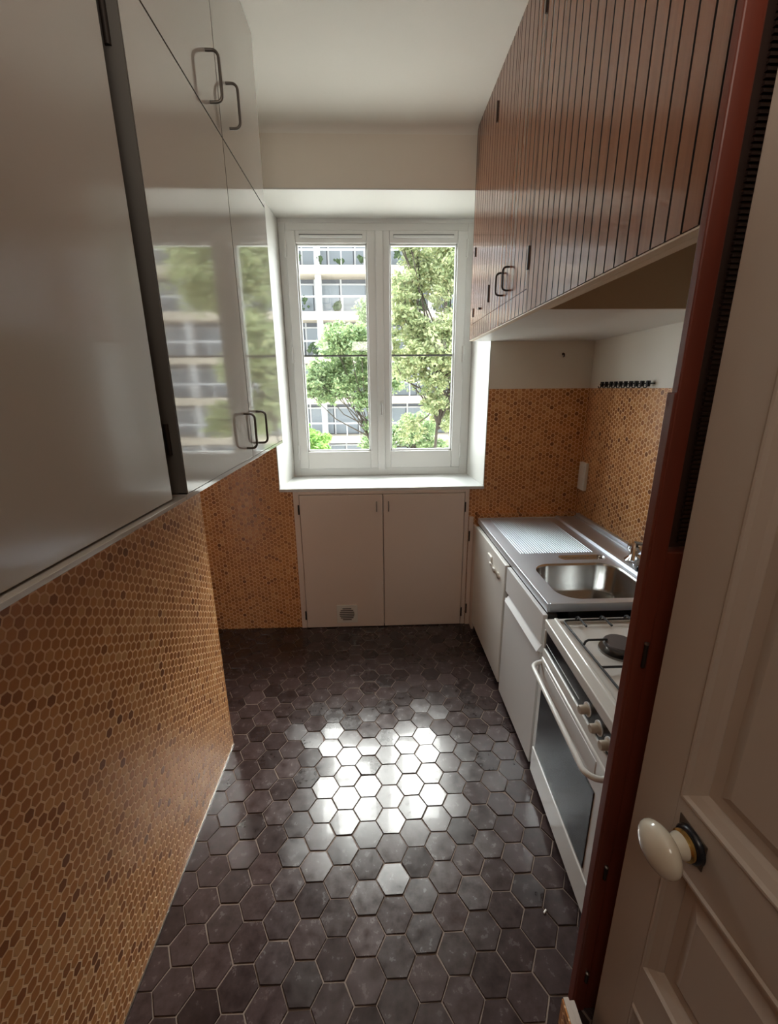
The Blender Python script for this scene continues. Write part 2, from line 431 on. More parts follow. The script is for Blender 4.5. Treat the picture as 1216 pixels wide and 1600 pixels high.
def end_wall():
    W = WIN; y0, y1 = Y_F, W['y1'] + .12
    zt = 1.735
    up_ = MB().box(-1.6, W['x0'], y0, y1, zt, Z_C).box(W['x1'], 1.7, y0, y1, zt, Z_C).box(W['x0'], W['x1'], y0, y1, W['z1'], Z_C)
    o = up_.build('wall_far', M['plaster_wall']); struct(o, 'plaster wall around the window, tiled below', 'wall')
    lo = MB().box(-1.6, W['x0'], y0, y1, 0, zt).box(W['x1'], 1.7, y0, y1, 0, zt).box(W['x0'], W['x1'], y0 + .30, y1, 0, W['z0'] - .02)
    lo.box(W['x0'], -.572, y0, y0 + .3, 0, W['z0'] - .02).box(.662, W['x1'], y0, y0 + .3, 0, W['z0'] - .02)
    t = lo.build('mosaic_tiling', M['mosaicX'], o)
    # painted reveal of the window recess: splayed jambs and soffit
    rv = MB()
    e = .004
    rv.prism([(W['x0'] - e, y0 - .002), (W['x0'] + .002, y0 - .002), (W['fx0'], y1 - .1), (W['x0'] - e, y1 - .1)], 'Z', W['z0'], W['z1'])
    rv.prism([(W['x1'] + e, y0 - .002), (W['x1'] - .002, y0 - .002), (W['fx1'], y1 - .1), (W['x1'] + e, y1 - .1)], 'Z', W['z0'], W['z1'])
    rv.box(W['x0'], W['x1'], y0 - .002, y1 - .1, W['z1'] - .004, W['z1'] + .004)
    rv.build('window_reveal', M['reveal'], o)
end_wall()
o = MB().box(X_L - .45, X_L, Y_B, 1.804, 0, Z_C).build('wall_left', M['mosaicY']); struct(o, 'left wall of small ochre hexagonal mosaic tiles', 'wall')
o = MB().box(-1.6, -1.30, 1.7, Y_F, 0, Z_C).build('wall_alcove', M['alcove']); struct(o, 'wall of the alcove past the left wall', 'wall')
# right wall: tiled up to eye level, plaster above
o = MB().box(X_R, X_R + .15, Y_B, Y_F, 1.735, Z_C).build('wall_right', M['plaster_wall']); struct(o, 'right wall, pale plaster over mosaic splashback', 'wall')
MB().box(X_R, X_R + .15, Y_B, Y_F, 0, 1.735).build('mosaic_tiling', M['mosaicY'], o)
o = MB().box(-1.2, X_R + .15, Y_B - .15, Y_B, 0, Z_C).build('wall_back', M['hall']); struct(o, 'hall wall behind the viewpoint', 'wall')
# thin metal edge at the foot of the left wall
o = MB().box(X_L, X_L + .004, Y_B, 1.806, 0, .006).build('baseboard_left', M['dull_chrome']); struct(o, 'thin metal edge strip at the foot of the mosaic wall', 'trim')

# ------------------------------------------------------------------ window
def window():
    root = thing('window_1', 'white two-casement window looking out on trees and balconies', 'window', (0.053, WIN['y1'] - .03, WIN['z0']), kind='structure')
    A = lambda mb, n, m, **k: rel(mb, root).build(n, M[m], root, **k)
    x0, x1, z0, z1 = WIN['fx0'], WIN['fx1'], WIN['z0'], WIN['z1']
    y = 3.364
    f = MB()
    f.box(x0, -.585, y, y + .06, z0, z1).box(.672, x1, y, y + .06, z0, z1).box(-.585, .672, y, y + .06, z1 - .075, z1).box(-.585, .672, y - .008, y + .06, z0, z0 + .06)
    f.box(x0, x1, y - .006, y + .002, z1 - .03, z1)
    A(f, 'window_frame', 'pvc', bevel=.004)
    for gx0, gx1, sx0, sx1 in ((-.515, -.028, -.583, .04), (.128, .603, .066, .670)):
        gz0, gz1 = 1.277, 2.706
        sz0, sz1 = z0 + .0605, z1 - .079
        s = MB(); ya, yb = y - .022, y + .035
        s.box(sx0, gx0, ya, yb, sz0, sz1).box(gx1, sx1, ya, yb, sz0, sz1).box(gx0, gx1, ya, yb, gz1, sz1).box(gx0, gx1, ya, yb, sz0, gz0)
        sash = A(s, 'casement', 'pvc', bevel=.005)
        b = MB(); t = .012
        for q in ((gx0, gx0 + t, gz0, gz1), (gx1 - t, gx1, gz0, gz1), (gx0, gx1, gz0, gz0 + t), (gx0, gx1, gz1 - t, gz1)):
            b.box(q[0], q[1], y - .008, y + .02, q[2], q[3])
        rel(b, root).build('glazing_bead', M['sill'], sash, bevel=.003)
        rel(MB().box(gx0 + .002, gx1 - .002, y + .004, y + .008, gz0 + .002, gz1 - .002), root).build('glass_pane', M['glass'], sash)
        rel(MB().box(gx0, gx1, y - .002, y + .014, 1.974, 1.986), root).build('glazing_bar', M['seal'], sash)
        v = MB().box(gx0 + .03, gx1 - .03, y - .036, y - .018, 2.738, 2.751)
        rel(v, root).build('trickle_vent', M['sill'], sash, bevel=.002)
        vs = MB().box(gx0 + .028, gx1 - .028, y - .030, y - .018, 2.7515, 2.758)
        rel(vs, root).build('vent_slot', M['seal'], sash)
        hx = sx0 if gx0 < 0 else sx1
        for hz in (1.22, 1.93, 2.62):
            rel(MB().lathe([(.0065, 0), (.0075, .004), (.0075, .106), (.0065, .11)], (hx, y - .028, hz), n=12), root).build('hinge', M['pvc'], sash, smooth=True)
    A(MB().rbox(.028, .086, y - .032, y - .021, z0 + .052, z1 - .085, .008, axis='Z', n=3), 'cover_strip', 'pvc', bevel=.003)
    h = MB().rbox(.047, .071, y - .040, y - .032, 1.535, 1.655, .011, axis='Y')
    hh = A(h, 'handle', 'pvc', bevel=.002)
    rel(MB().tube([(.059, y - .038, 1.635), (.059, y - .055, 1.635), (.059, y - .062, 1.625), (.059, y - .062, 1.555)], .006, n=10), root).build('lever', M['dull_chrome'], hh, smooth=True)
window()
s = MB().box(WIN['x0'] - .004, WIN['x1'] + .004, Y_F - .012, WIN['y1'] + .01, WIN['z0'] - .022, WIN['z0'])
o = s.build('window_sill', M['sill'], bevel=.003); struct(o, 'white painted window sill over the cupboard', 'window sill')

# ------------------------------------------------------------------ cupboard under the window
def undersill():
    root = thing('pantry_cupboard', 'low cream two-door cupboard built in under the window sill', 'cupboard', (.04, Y_F + .14, 0))
    B = lambda mb, n, m, p=root, **k: rel(mb, root).build(n, M[m], p, **k)
    zt = 1.061
    c = MB()
    c.box(-.572, -.533, Y_F - .012, Y_F + .02, 0, zt).box(.634, .664, Y_F - .012, Y_F + .02, 0, zt).box(-.533, .634, Y_F - .012, Y_F + .02, zt - .022, zt)
    c.box(-.57, .66, Y_F + .02, Y_F + .28, .0, zt - .005)
    B(c, 'carcass', 'cup', bevel=.002)
    for k, (a, b, hx, px) in enumerate(((-.529, .050, -.537, .008), (.056, .630, .636, .092))):
        d = B(MB().box(a, b, Y_F - .020, Y_F - .0005, .006, zt - .026), 'door', 'cup', bevel=.0025)
        for hz in ((.075, .90)):
            B(MB().lathe([(.005, 0), (.005, .07)], (hx, Y_F - .022, hz), n=10), 'hinge', 'hinge', d, smooth=True)
        hp = [(px, Y_F - .018, .915), (px, Y_F - .034, .918), (px, Y_F - .040, .930), (px, Y_F - .040, .968), (px, Y_F - .034, .980), (px, Y_F - .018, .983)]
        B(MB().tube(hp, .0042, n=10), 'handle', 'dull_chrome', d, smooth=True)
        if k == 0:
            g = MB().rbox(-.305, -.150, Y_F - .028, Y_F - .020, .045, .190, .006, axis='Y')
            gr = B(g, 'vent_grille', 'enamel', d, bevel=.002)
            gd = MB().lathe([(.056, 0), (.056, .002)], (-.228, Y_F - .0285, .117), (0, -1, 0), n=36)
            B(gd, 'vent_opening', 'dark', gr) if False else None
            sl = MB()
            for q in range(7):
                z = .117 - .045 + q * .015; hw = math.sqrt(max(0, .056 ** 2 - (z - .117) ** 2))
                sl.box(-.228 - hw, -.228 + hw, Y_F - .0300, Y_F - .0278, z - .0042, z + .0042)
            B(sl, 'vent_slots', 'burner', gr)
undersill()
def filler():
    root = thing('filler_panel', 'narrow cream filler strip between the window cupboard and the dishwasher', 'panel', (.683, Y_F - .05, 0))
    B = lambda mb, n, m, p=root, **k: rel(mb, root).build(n, M[m], p, **k)
    B(MB().box(.668, .70, Y_F - .02, Y_F - .002, 0, .86).box(.702, .72, 2.83, Y_F - .004, .0, .80), 'strip', 'cup', bevel=.002)
    for z in (.10, .68): B(MB().lathe([(.005, 0), (.005, .075)], (.672, Y_F - .024, z), n=10), 'hinge', 'hinge', smooth=True)
filler()

# ------------------------------------------------------------------ left gloss cabinets
def bow_handle(y, z, x0, length, sign, parent, root, proj=.038, r=.0045, mat_='handle_metal'):
    c = .018; zt, zb = z + length / 2, z - length / 2
    X = lambda d: x0 + sign * d
    p = [(X(-.001), y, zt - r)]
    p += [(X(proj - c + c * math.sin(a)), y, zt - r - c + c * math.cos(a)) for a in [PI / 2 * k / 5 for k in range(6)]]
    p += [(X(proj - c + c * math.cos(a)), y, zb + r + c - c * math.sin(a)) for a in [PI / 2 * k / 5 for k in range(6)]]
    p += [(X(-.001), y, zb + r)]
    return rel(MB().tube(p, r, n=12), root).build('handle', M[mat_], parent, smooth=True)

def left_cabinets():
    xf = -.478; yS, y0, yE = 1.702, 1.082, 2.284; zb, zm = 1.4746, 2.537
    root = thing('wall_cabinet', 'white gloss four-door wall cabinet reflecting the window', 'cabinet', (-.62, 1.68, zb))
    B = lambda mb, n, m, p=root, **k: rel(mb, root).build(n, M[m], p, **k)
    c = MB().box(X_L + .001, xf - .024, y0 + .002, yE - .002, zb + .016, Z_C - .002)
    c.box(X_L + .001, xf - .004, y0, yE, zb, zb + .014).box(X_L - .4, X_L + .001, 1.806, yE, zb, Z_C - .002)
    B(c, 'carcass', 'lacquer', bevel=.001)
    B(MB().box(xf - .0239, xf - .0225, y0 + .004, yE - .016, zb + .018, Z_C - .006), 'door_backing', 'dark')  # sheet coloured dark so the gaps between doors read as shade
    B(MB().box(xf - .024, xf - .003, yE - .014, yE, zb, Z_C - .003), 'end_panel', 'lacquer', bevel=.001)
    g = .0026
    for a, b, lo, hi, hy, hz in ((y0, yS - g, zb + .017, zm - g, 1.632, 1.597), (yS + g, yE - .016, zb + .017, zm - g, 1.800, 1.597),
                                 (y0, yS - g, zm + g, Z_C - .004, 1.607, 2.645), (yS + g, yE - .016, zm + g, Z_C - .004, 1.800, 2.672)):
        d = B(MB().box(xf - .022, xf, a, b, lo, hi), 'door', 'lacquer', bevel=.0007)
        d.data.materials.append(M['shade_edge'])  # door sides coloured dark to look shaded in the seams
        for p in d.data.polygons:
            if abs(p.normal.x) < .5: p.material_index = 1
        bow_handle(hy, hz, xf, .135, 1, d, root)
        if a == y0:
            B(MB().box(xf - .046, xf - .0012, a - .004, a - .0002, lo + .002, hi - .002), 'edge_strip', 'shade_edge', d)  # shade painted on the edge that faces away from the window
            hs = (lo + .10, hi - .14) if lo < 2 else (lo + .10, hi - .16)
            for z in hs: B(MB().lathe([(.0065, 0), (.0065, .075)], (xf - .028, a - .006, z), n=10), 'hinge', 'hinge', d, smooth=True)
left_cabinets()
def near_cabinet():
    xf = -.496; zb = 1.4746
    root = thing('tall_wall_cupboard', 'large plain white gloss cupboard door nearest on the left', 'cabinet', (-.63, .3, zb))
    B = lambda mb, n, m, p=root, **k: rel(mb, root).build(n, M[m], p, **k)
    B(MB().box(X_L + .001, xf - .034, -.42, 1.074, zb + .016, Z_C - .002).box(X_L + .001, -.482, -.42, 1.078, zb, zb + .010), 'carcass', 'lacquer', bevel=.001)
    B(MB().box(xf - .020, xf, -.40, 1.035, zb + .014, Z_C - .004), 'door', 'satin', bevel=.002)
near_cabinet()

# ------------------------------------------------------------------ right slatted cabinets
def boards(mb, xf, y0, y1, z0, z1, pitch=.05, phase=.905, depth=.0119, gap=.0062):
    k = math.floor((y0 - phase) / pitch + 1e-6); 
    while phase + k * pitch < y1 - 1e-6:
        a = max(phase + k * pitch + gap / 2, y0 + .0005); b = min(phase + (k + 1) * pitch - gap / 2, y1 - .0005)
        if b - a > .002:
            random.seed(k * 31 + 5)
            tn = random.random(); c = .0012
            mb.box(xf, xf + depth, a, b, z0, z1, tn)
        k += 1
    return mb
def build_boards(mb, name, parent, root):
    o = rel(mb, root).build(name, M['wood'], parent)
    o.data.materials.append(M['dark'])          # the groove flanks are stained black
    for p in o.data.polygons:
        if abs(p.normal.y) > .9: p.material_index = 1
    return o
def right_cabinets():
    xf = .6202; zb = 2.031; zr = 2.121; yR = 1.773; zt = Z_C - .002
    root = thing('slatted_wall_cabinet', 'long varnished mahogany slatted wall cabinet over the sink and stove', 'cabinet', (1.03, 1.9, zb))
    B = lambda mb, n, m, p=root, **k: rel(mb, root).build(n, M[m], p, **k)
    c = MB()
    c.box(xf + .03, X_R - .001, yR, Y_F - .001, zb, zt)                 # carcass over the sink
    c.box(xf + .03, X_R - .001, .88, yR, zb + .42, zt)                  # hood recess above the stove
    B(c, 'carcass', 'white_paint')
    B(MB().box(xf + .061, X_R - .002, yR - .006, yR - .0005, zb + .001, zb + .419), 'hood_recess_side', 'beige_board')
    B(MB().box(xf + .012, xf + .029, .88, Y_F - .001, zb + .006, zt), 'back_board', 'dark')
    B(MB().box(xf + .030, xf + .060, .88, yR - .0005, zb, zb + .419).box(xf + .002, xf + .030, .88, Y_F - .002, zb, zb + .005), 'bottom_rail', 'cream_rail', bevel=.001)
    # fixed front over the stove, and the strip below the doors
    build_boards(boards(MB(), xf, .885, 1.867, zb + .006, zt), 'front_panel', root, root)
    build_boards(boards(MB(), xf, 1.869, 2.8, zb + .006, zr), 'front_panel', root, root)
    doors = ((1.870, 2.176, 1.870), (2.178, 2.478, 2.478), (2.480, 2.839, 2.839))
    for i, (a, b, hy) in enumerate(doors):
        d = build_boards(boards(MB(), xf, a, b, zr + .003, zt), 'door', root, root)
        for z in (2.18, 2.97) if i < 2 else (2.16, 2.49):
            h_ = .085 if i < 2 else .05
            if i == 0: z += .01
            B(MB().box(xf - .006, xf + .002, hy - .005, hy + .005, z, z + h_), 'hinge', 'hinge', d, bevel=.002)
        if i < 2: bow_handle(2.178 + (-.055 if i == 0 else .055), 2.215, xf, .105, -1, d, root, proj=.03, mat_='hinge')
        else: B(MB().tube([(xf + .001, 2.666, 2.182), (xf - .008, 2.666, 2.182)], .006, n=10).box(xf - .011, xf - .008, 2.652, 2.680, 2.178, 2.186), 'key', 'hinge', d)
    build_boards(boards(MB(), xf, 2.841, Y_F - .002, zr + .003, zt), 'front_panel', root, root)
    build_boards(boards(MB(), xf, 2.801, Y_F - .002, zb + .006, zr), 'front_panel', root, root)
right_cabinets()

# ------------------------------------------------------------------ worktop with sink
def basin_mesh(mb, x0, x1, y0, y1, r, zt, depth, wall_r=.02, n=8, floor_r=.03):
    """open bowl: rounded-rectangle rings going down"""
    prof = [(0, 0.0), (.003, -.003), (.006, -.012), (.012, -depth + floor_r), (.012 + floor_r * .3, -depth + floor_r * .3), (.012 + floor_r, -depth), (.10, -depth - .004)]
    rings = []
    for ins, dz in prof:
        rr = max(.012, r - ins * .6)
        rings.append([(x, y, zt + dz) for x, y in rrect(x0 + ins, x1 - ins, y0 + ins, y1 - ins, rr, n)])
    m = len(rings[0]); vs = [p for rg in rings for p in rg]; fs = []
    for i in range(len(rings) - 1):
        for k in range(m):
            l = (k + 1) % m; fs.append((i * m + k, i * m + l, (i + 1) * m + l, (i + 1) * m + k))
    fs.append(tuple(range((len(rings) - 1) * m, len(rings) * m)))
    mb.add(vs, fs)
def ring_plate(mb, X0, X1, Y0, Y1, hole, z):
    """flat plate between an outer rectangle and a rounded hole: hole vertices joined to the projected outer border"""
    cx = sum(p[0] for p in hole) / len(hole); cy = sum(p[1] for p in hole) / len(hole)
    out = []
    for x, y in hole:
        dx, dy = x - cx, y - cy
        t = min([((X1 if dx > 0 else X0) - cx) / dx if abs(dx) > 1e-9 else 1e9, ((Y1 if dy > 0 else Y0) - cy) / dy if abs(dy) > 1e-9 else 1e9])
        out.append((cx + dx * t, cy + dy * t))
    m = len(hole)
    vs = [(x, y, z) for x, y in hole] + [(x, y, z) for x, y in out]
    fs = [(k, (k + 1) % m, m + (k + 1) % m, m + k) for k in range(m)]
    # fill the four corners
    corners = [(X1, Y1), (X0, Y1), (X0, Y0), (X1, Y0)]
    k0 = len(vs)
    vs += [(a, b, z) for a, b in corners]
    for k in range(m):
        a, b = out[k], out[(k + 1) % m]
        if abs(a[0] - b[0]) > 1e-6 and abs(a[1] - b[1]) > 1e-6:
            ci = min(range(4), key=lambda i: abs(corners[i][0] - (a[0] + b[0]) / 2) + abs(corners[i][1] - (a[1] + b[1]) / 2))
            fs.append((m + k, m + (k + 1) % m, k0 + ci))
    mb.add(vs, fs)
def worktop():
    z = .86; x0, xb, x1 = .7208, 1.405, X_R - .002; y0, y1 = 1.606, 2.864
    root = thing('sink_unit_top', 'stainless steel sink top with ribbed drainer and rectangular basin', 'sink', (1.08, 2.24, z))
    B = lambda mb, n, m, p=root, **k: rel(mb, root).build(n, M[m], p, **k)
    t = MB()
    bx0, bx1, by0, by1 = .800, 1.235, 1.650, 2.040
    sx0, sx1, sy0, sy1 = .985, 1.235, 2.085, 2.150
    ym = 2.0625
    fx = x0 + .012
    ring_plate(t, fx, 1.262, y0 + .012, ym, rrect(bx0, bx1, by0, by1, .10, 8), z)
    ring_plate(t, fx, 1.262, ym, 2.17, rrect(sx0, sx1, sy0, sy1, .028, 8), z)
    t.add([(fx, 2.17, z), (1.262, 2.17, z), (1.262, y1 - .012, z), (fx, y1 - .012, z)], [(0, 1, 2, 3)])
    # raised fold behind the drainer and the tap ledge behind it
    t.prism([(1.262, z), (1.268, z + .014), (1.292, z + .014), (1.298, z + .003), (1.298, z - .02), (1.262, z - .02)], 'Y', y0 + .012, y1 - .012)
    t.box(1.298, xb, y0 + .012, y1 - .012, z - .02, z + .003)
    # rolled rim and front edge
    t.box(x0, fx, y0, y1, z - .036, z + .0035).box(fx, xb, y0, y0 + .012, z - .036, z + .0035).box(fx, xb, y1 - .012, y1, z - .036, z + .0035)
    B(t, 'steel_top', 'steel', bevel=.002)
    b = MB(); basin_mesh(b, bx0, bx1, by0, by1, .10, z, .155); bo = B(b, 'basin', 'basin', smooth=True)
    s = MB(); basin_mesh(s, sx0, sx1, sy0, sy1, .028, z, .022, floor_r=.008); B(s, 'soap_recess', 'basin', smooth=True)
    B(MB().lathe([(.012, -.004), (.036, 0), (.040, 0), (.041, -.004)], (1.02, 1.845, z - .155), n=28), 'drain', 'dull_chrome', bo, smooth=True)
    r = MB()
    for k in range(29):
        x = .802 + k * .0143
        r.prism([(x - .0042, z), (x - .0022, z + .0034), (x + .0022, z + .0034), (x + .0042, z)], 'Y', 2.185, 2.835)
    B(r, 'drainer_ribs', 'steel', bevel=.0008)
    # upturned strip against the wall
    B(MB().box(xb + .012, x1, y0, y1, z - .01, z + .028).box(xb, xb + .012, y0, y1, z - .01, z + .010), 'wall_upstand', 'steel', bevel=.003)
worktop()
# tiled ledge between the steel top and the window wall
o = MB().box(.7208, X_R - .003, 2.866, Y_F - .001, .80, .884).build('tiled_ledge', M['mosaicX'], bevel=.002)
tag(o, 'narrow ledge of ochre mosaic tiles behind the steel draining board', 'ledge')

def tap():
    z = .865
    root = thing('mixer_tap', 'chrome mixer tap on the ledge behind the sink basin', 'tap', (1.345, 2.045, z))
    B = lambda mb, n, m, p=root, **k: rel(mb, root).build(n, M[m], p, **k)
    B(MB().lathe([(.042, 0), (.042, .006), (.032, .016), (.022, .026), (.021, .042), (.030, .056), (.034, .070), (.033, .084), (.018, .092)], (1.345, 2.045, z), n=28), 'tap_body', 'chrome', smooth=True)
    B(MB().tube([(1.345, 2.045, z + .085), (1.33, 2.03, z + .098), (1.30, 1.985, z + .104), (1.265, 1.93, z + .102), (1.235, 1.885, z + .088), (1.228, 1.874, z + .070)], [.012, .012, .0115, .011, .011, .012], n=14), 'spout', 'chrome', smooth=True)
    B(MB().tube([(1.345, 2.045, z + .088), (1.340, 2.040, z + .100), (1.37, 1.99, z + .108), (1.40, 1.93, z + .106)], [.012, .010, .008, .009], n=12), 'lever', 'dull_chrome', smooth=True)
    for dy in (-.052, ):
        B(MB().lathe([(.020, 0), (.022, .010), (.018, .03), (.021, .036), (.019, .052), (.010, .056)], (1.335, 2.045 + dy, z), (0, -.35, 1), n=20), 'knob', 'chrome', smooth=True)
    B(MB().lathe([(.013, 0), (.016, .008), (.016, .022), (.010, .028)], (1.29, 1.90, z + .004), (0, 0, 1), n=20), 'waste_knob', 'black', smooth=True)
tap()

# ------------------------------------------------------------------ base units and stove
def dishwasher():
    x = .700; y0, y1 = 2.130, 2.826
    root = thing('dishwasher', 'cream-white dishwasher under the draining board with moulded handle', 'dishwasher', (1.0, 2.47, 0))
    B = lambda mb, n, m, p=root, **k: rel(mb, root).build(n, M[m], p, **k)
    B(MB().box(x + .028, 1.30, y0 + .004, y1 - .002, .085, .822).box(x + .07, 1.28, y0 + .02, y1 - .02, .0, .085), 'housing', 'dark')
    d = B(MB().box(x, x + .026, y0, y1, .07, .815), 'door', 'appliance', bevel=.005)
    # moulded grip: pale bar and two loops
    B(MB().rbox(x - .010, x + .002, 2.385, 2.465, .722, .762, .006, axis='X'), 'handle_bar', 'white_plastic', d, bevel=.002)
    for yc in (2.325, 2.245):
        p = [(x + .001, yc + .028, .700)] + [(x - .030 * math.sin(a), yc + .030 * math.cos(a), .700 + .052 * math.sin(a)) for a in [PI * k / 10 for k in range(1, 10)]] + [(x + .001, yc - .028, .700)]
        B(MB().tube(p, .0055, n=10), 'dial_loop', 'white_plastic', d, smooth=True)
        B(MB().lathe([(.020, 0), (.018, .006), (.016, .010)], (x, yc, .706), (-1, 0, 0), n=20), 'dial', 'bakelite', d, smooth=True)
dishwasher()
def sink_cupboard():
    x = .700; y0, y1 = 1.592, 2.098
    root = thing('sink_base_unit', 'white base unit under the sink with a metal grip strip', 'cabinet', (1.0, 1.85, 0))
    B = lambda mb, n, m, p=root, **k: rel(mb, root).build(n, M[m], p, **k)
    B(MB().box(x + .022, 1.30, y0, y1, .05, .64).box(x + .07, 1.28, y0 + .01, y1 - .01, .0, .05).box(x + .022, .76, y0, y1, .64, .822), 'carcass', 'dark')
    B(MB().box(x, x + .020, y0, y1, .680, .820), 'fascia', 'unit', bevel=.002)
    d = B(MB().box(x, x + .020, y0, y1, .045, .640), 'door', 'unit', bevel=.002)
    B(MB().prism([(x - .014, .6405), (x + .020, .6405), (x + .020, .674), (x + .008, .674)], 'Y', y0 + .004, y1 - .035), 'grip_strip', 'alu', d, bevel=.001)
sink_cupboard()

def stove():
    root = thing('gas_cooker', 'white gas cooker with dark glass oven door and iron pan supports', 'cooker', (1.0, 1.25, 0))
    B = lambda mb, n, m, p=root, **k: rel(mb, root).build(n, M[m], p, **k)
    # front plane leans in plan a little, as it stands askew
    xa, xb = .692, .664; ya, yb = 1.548, .965
    X = lambda y, d=0: xa + (xb - xa) * (ya - y) / (ya - yb) + d
    def slab(mb, y0, y1, z0, z1, d0, d1):
        return mb.prism([(X(y0, d0), y0), (X(y1, d0), y1), (X(y1, d1), y1), (X(y0, d1), y0)], 'Z', z0, z1)
    body = MB(); slab(body, ya, yb, .05, .782, .025, .60); slab(body, ya - .02, yb + .02, 0, .05, .05, .56)
    B(body, 'body', 'enamel', bevel=.003)
    # hob top with raised rim
    top = MB(); zt = .828
    slab(top, ya, yb, .782, .815, .000, .61)
    slab(top, ya, yb, .790, zt, -.003, .040); slab(top, ya, yb, .815, zt + .004, .034, .050); slab(top, ya, yb, .815, zt, .57, .612)
    slab(top, ya, ya - .018, .815, zt, .045, .57); slab(top, yb + .018, yb, .815, zt, .045, .57)
    B(top, 'hob_top', 'enamel', bevel=.004)
    # black control band, lip below
    pn = MB(); slab(pn, ya - .012, yb + .006, .698, .7815, .006, .026)
    cp = B(pn, 'control_panel', 'black', bevel=.002)
    ln = MB(); slab(ln, ya - .022, 1.20, .722, .7245, .0050, .0065)
    B(ln, 'printed_lines', 'alu', cp)
    lp = MB(); slab(lp, ya, yb, .657, .698, .000, .026); slab(lp, ya, ya - .012, .690, .7815, .000, .026)
    B(lp, 'panel_lip', 'enamel', bevel=.003)
    for i, yk in enumerate((1.135, 1.055, .99)):
        ox = X(yk) 
        k = MB().lathe([(.019, 0), (.019, .004), (.0145, .007), (.0145, .026), (.012, .030)], (ox + .006, yk, .738), (-1, 0, .0), n=24)
        kn = B(k, 'control_knob', 'bakelite', cp, smooth=True)
        B(MB().lathe([(.0235, -.001), (.0235, .0035)], (ox + .006, yk, .738), (-1, 0, 0), n=24), 'knob_ring', 'alu', kn, smooth=True)
    # oven door
    dr = MB()
    slab(dr, ya - .004, yb + .004, .195, .655, -.004, .026)
    od = B(dr, 'oven_door', 'enamel', bevel=.005)
    gl = MB(); slab(gl, ya - .045, yb + .045, .215, .535, -.0075, .000)
    B(gl, 'oven_window', 'oven_glass', od, bevel=.002)
    for yy in (ya - .035, yb + .035):
        pass
    hz = .628; h0, h1 = ya - .008, yb + .008; pj = -.050
    path = [(X(h0, .004), h0, hz + .004)] + [(X(h0, pj * math.sin(a)), h0 - .045 * (1 - math.cos(a)), hz) for a in [PI / 2 * k / 6 for k in range(1, 7)]]
    path += [(X(h1, pj * math.sin(a)), h1 + .045 * (1 - math.cos(a)), hz) for a in [PI / 2 * k / 6 for k in range(6, 0, -1)]] + [(X(h1, .004), h1, hz + .004)]
    hb = MB().tube(path, .0095, n=12)
    B(hb, 'door_handle', 'enamel', od, smooth=True)
    vt = MB(); slab(vt, ya - .06, yb + .06, .572, .640, -.0062, .000)
    B(vt, 'handle_backplate', 'unit', od, bevel=.002)
    dw = MB(); slab(dw, ya - .002, yb + .002, .055, .188, -.004, .028)
    B(dw, 'storage_drawer', 'enamel', bevel=.005)
    # burners and supports
    for bx, by, br in ((.880, 1.335, .056), (1.120, 1.335, .040), (.880, 1.10, .040), (1.120, 1.10, .048)):
        b = B(MB().lathe([(br + .014, .815), (br + .012, .822), (br * .78, .824), (br * .76, .836), (br * .9, .838)], (bx, by, 0), n=32), 'burner', 'dull_chrome', smooth=True)
        B(MB().lathe([(br * .95, .838), (br, .841), (br, .848), (br - .004, .852), (.002, .853)], (bx, by, 0), n=32), 'burner_cap', 'burner', b, smooth=True)
    g = MB(); gz = .857; r_ = .0042
    X0, X1, Y0, Y1 = .752, 1.235, .995, 1.522
    fr = rrect(X0, X1, Y0, Y1, .02, 4)
    g.tube([(x, y, .834) for x, y in fr], r_, n=8, closed=True)
    g.tube([(X0, 1.218, .834), (X1, 1.218, .834)], r_, n=8)
    def finger(x, y, dx, dy, L):
        g.tube([(x, y, .834), (x + dx * .006, y + dy * .006, gz - .006), (x + dx * .016, y + dy * .016, gz), (x + dx * L, y + dy * L, gz)], r_, n=8)
    for y in (1.345, 1.09):
        finger(X0, y, 1, 0, .085); finger(X1, y, -1, 0, .085)
    for x in (.805, .905, 1.005, 1.10, 1.18): finger(x, Y1, 0, -1, .085); finger(x, Y0, 0, 1, .06)
    for x in (.880, 1.12): finger(x, 1.218, 0, -1, .075); finger(x, 1.218, 0, 1, .06)
    B(g, 'pan_support', 'iron', smooth=True)
stove()

# ------------------------------------------------------------------ small wall things
def hook_rail():
    root = thing('hook_rail', 'row of black hooks along the top of the splashback tiles', 'hook rail', (X_R, 2.49, 1.758))
    B = lambda mb, n, m, p=root, **k: rel(mb, root).build(n, M[m], p, **k)
    B(MB().tube([(X_R - .022, 2.232, 1.7585), (X_R - .022, 2.75, 1.7585)], .0035, n=10).box(X_R - .022, X_R, 2.237, 2.243, 1.755, 1.762).box(X_R - .022, X_R, 2.742, 2.748, 1.755, 1.762), 'rail', 'black')
    for k in range(10):
        y = 2.262 + k * .0515
        h = MB().rbox(X_R - .030, X_R - .014, y - .0085, y + .0085, 1.743, 1.773, .005, axis='X')
        h.tube([(X_R - .024, y, 1.748), (X_R - .030, y, 1.738), (X_R - .042, y, 1.737), (X_R - .046, y, 1.748)], .003, n=6)
        B(h, 'hook', 'black', bevel=.002)
hook_rail()
def switch():
    root = thing('light_switch', 'tall white double switch plate beside the wall corner', 'switch', (X_R, 2.852, 1.15))
    B = lambda mb, n, m, p=root, **k: rel(mb, root).build(n, M[m], p, **k)
    B(MB().box(X_R - .022, X_R - .0005, 2.805, 2.900, 1.058, 1.248), 'plate', 'white_plastic', bevel=.004)
    for z in (1.085, 1.163): B(MB().box(X_R - .0245, X_R - .0215, 2.822, 2.884, z, z + .062), 'rocker', 'white_plastic', bevel=.001)
switch()
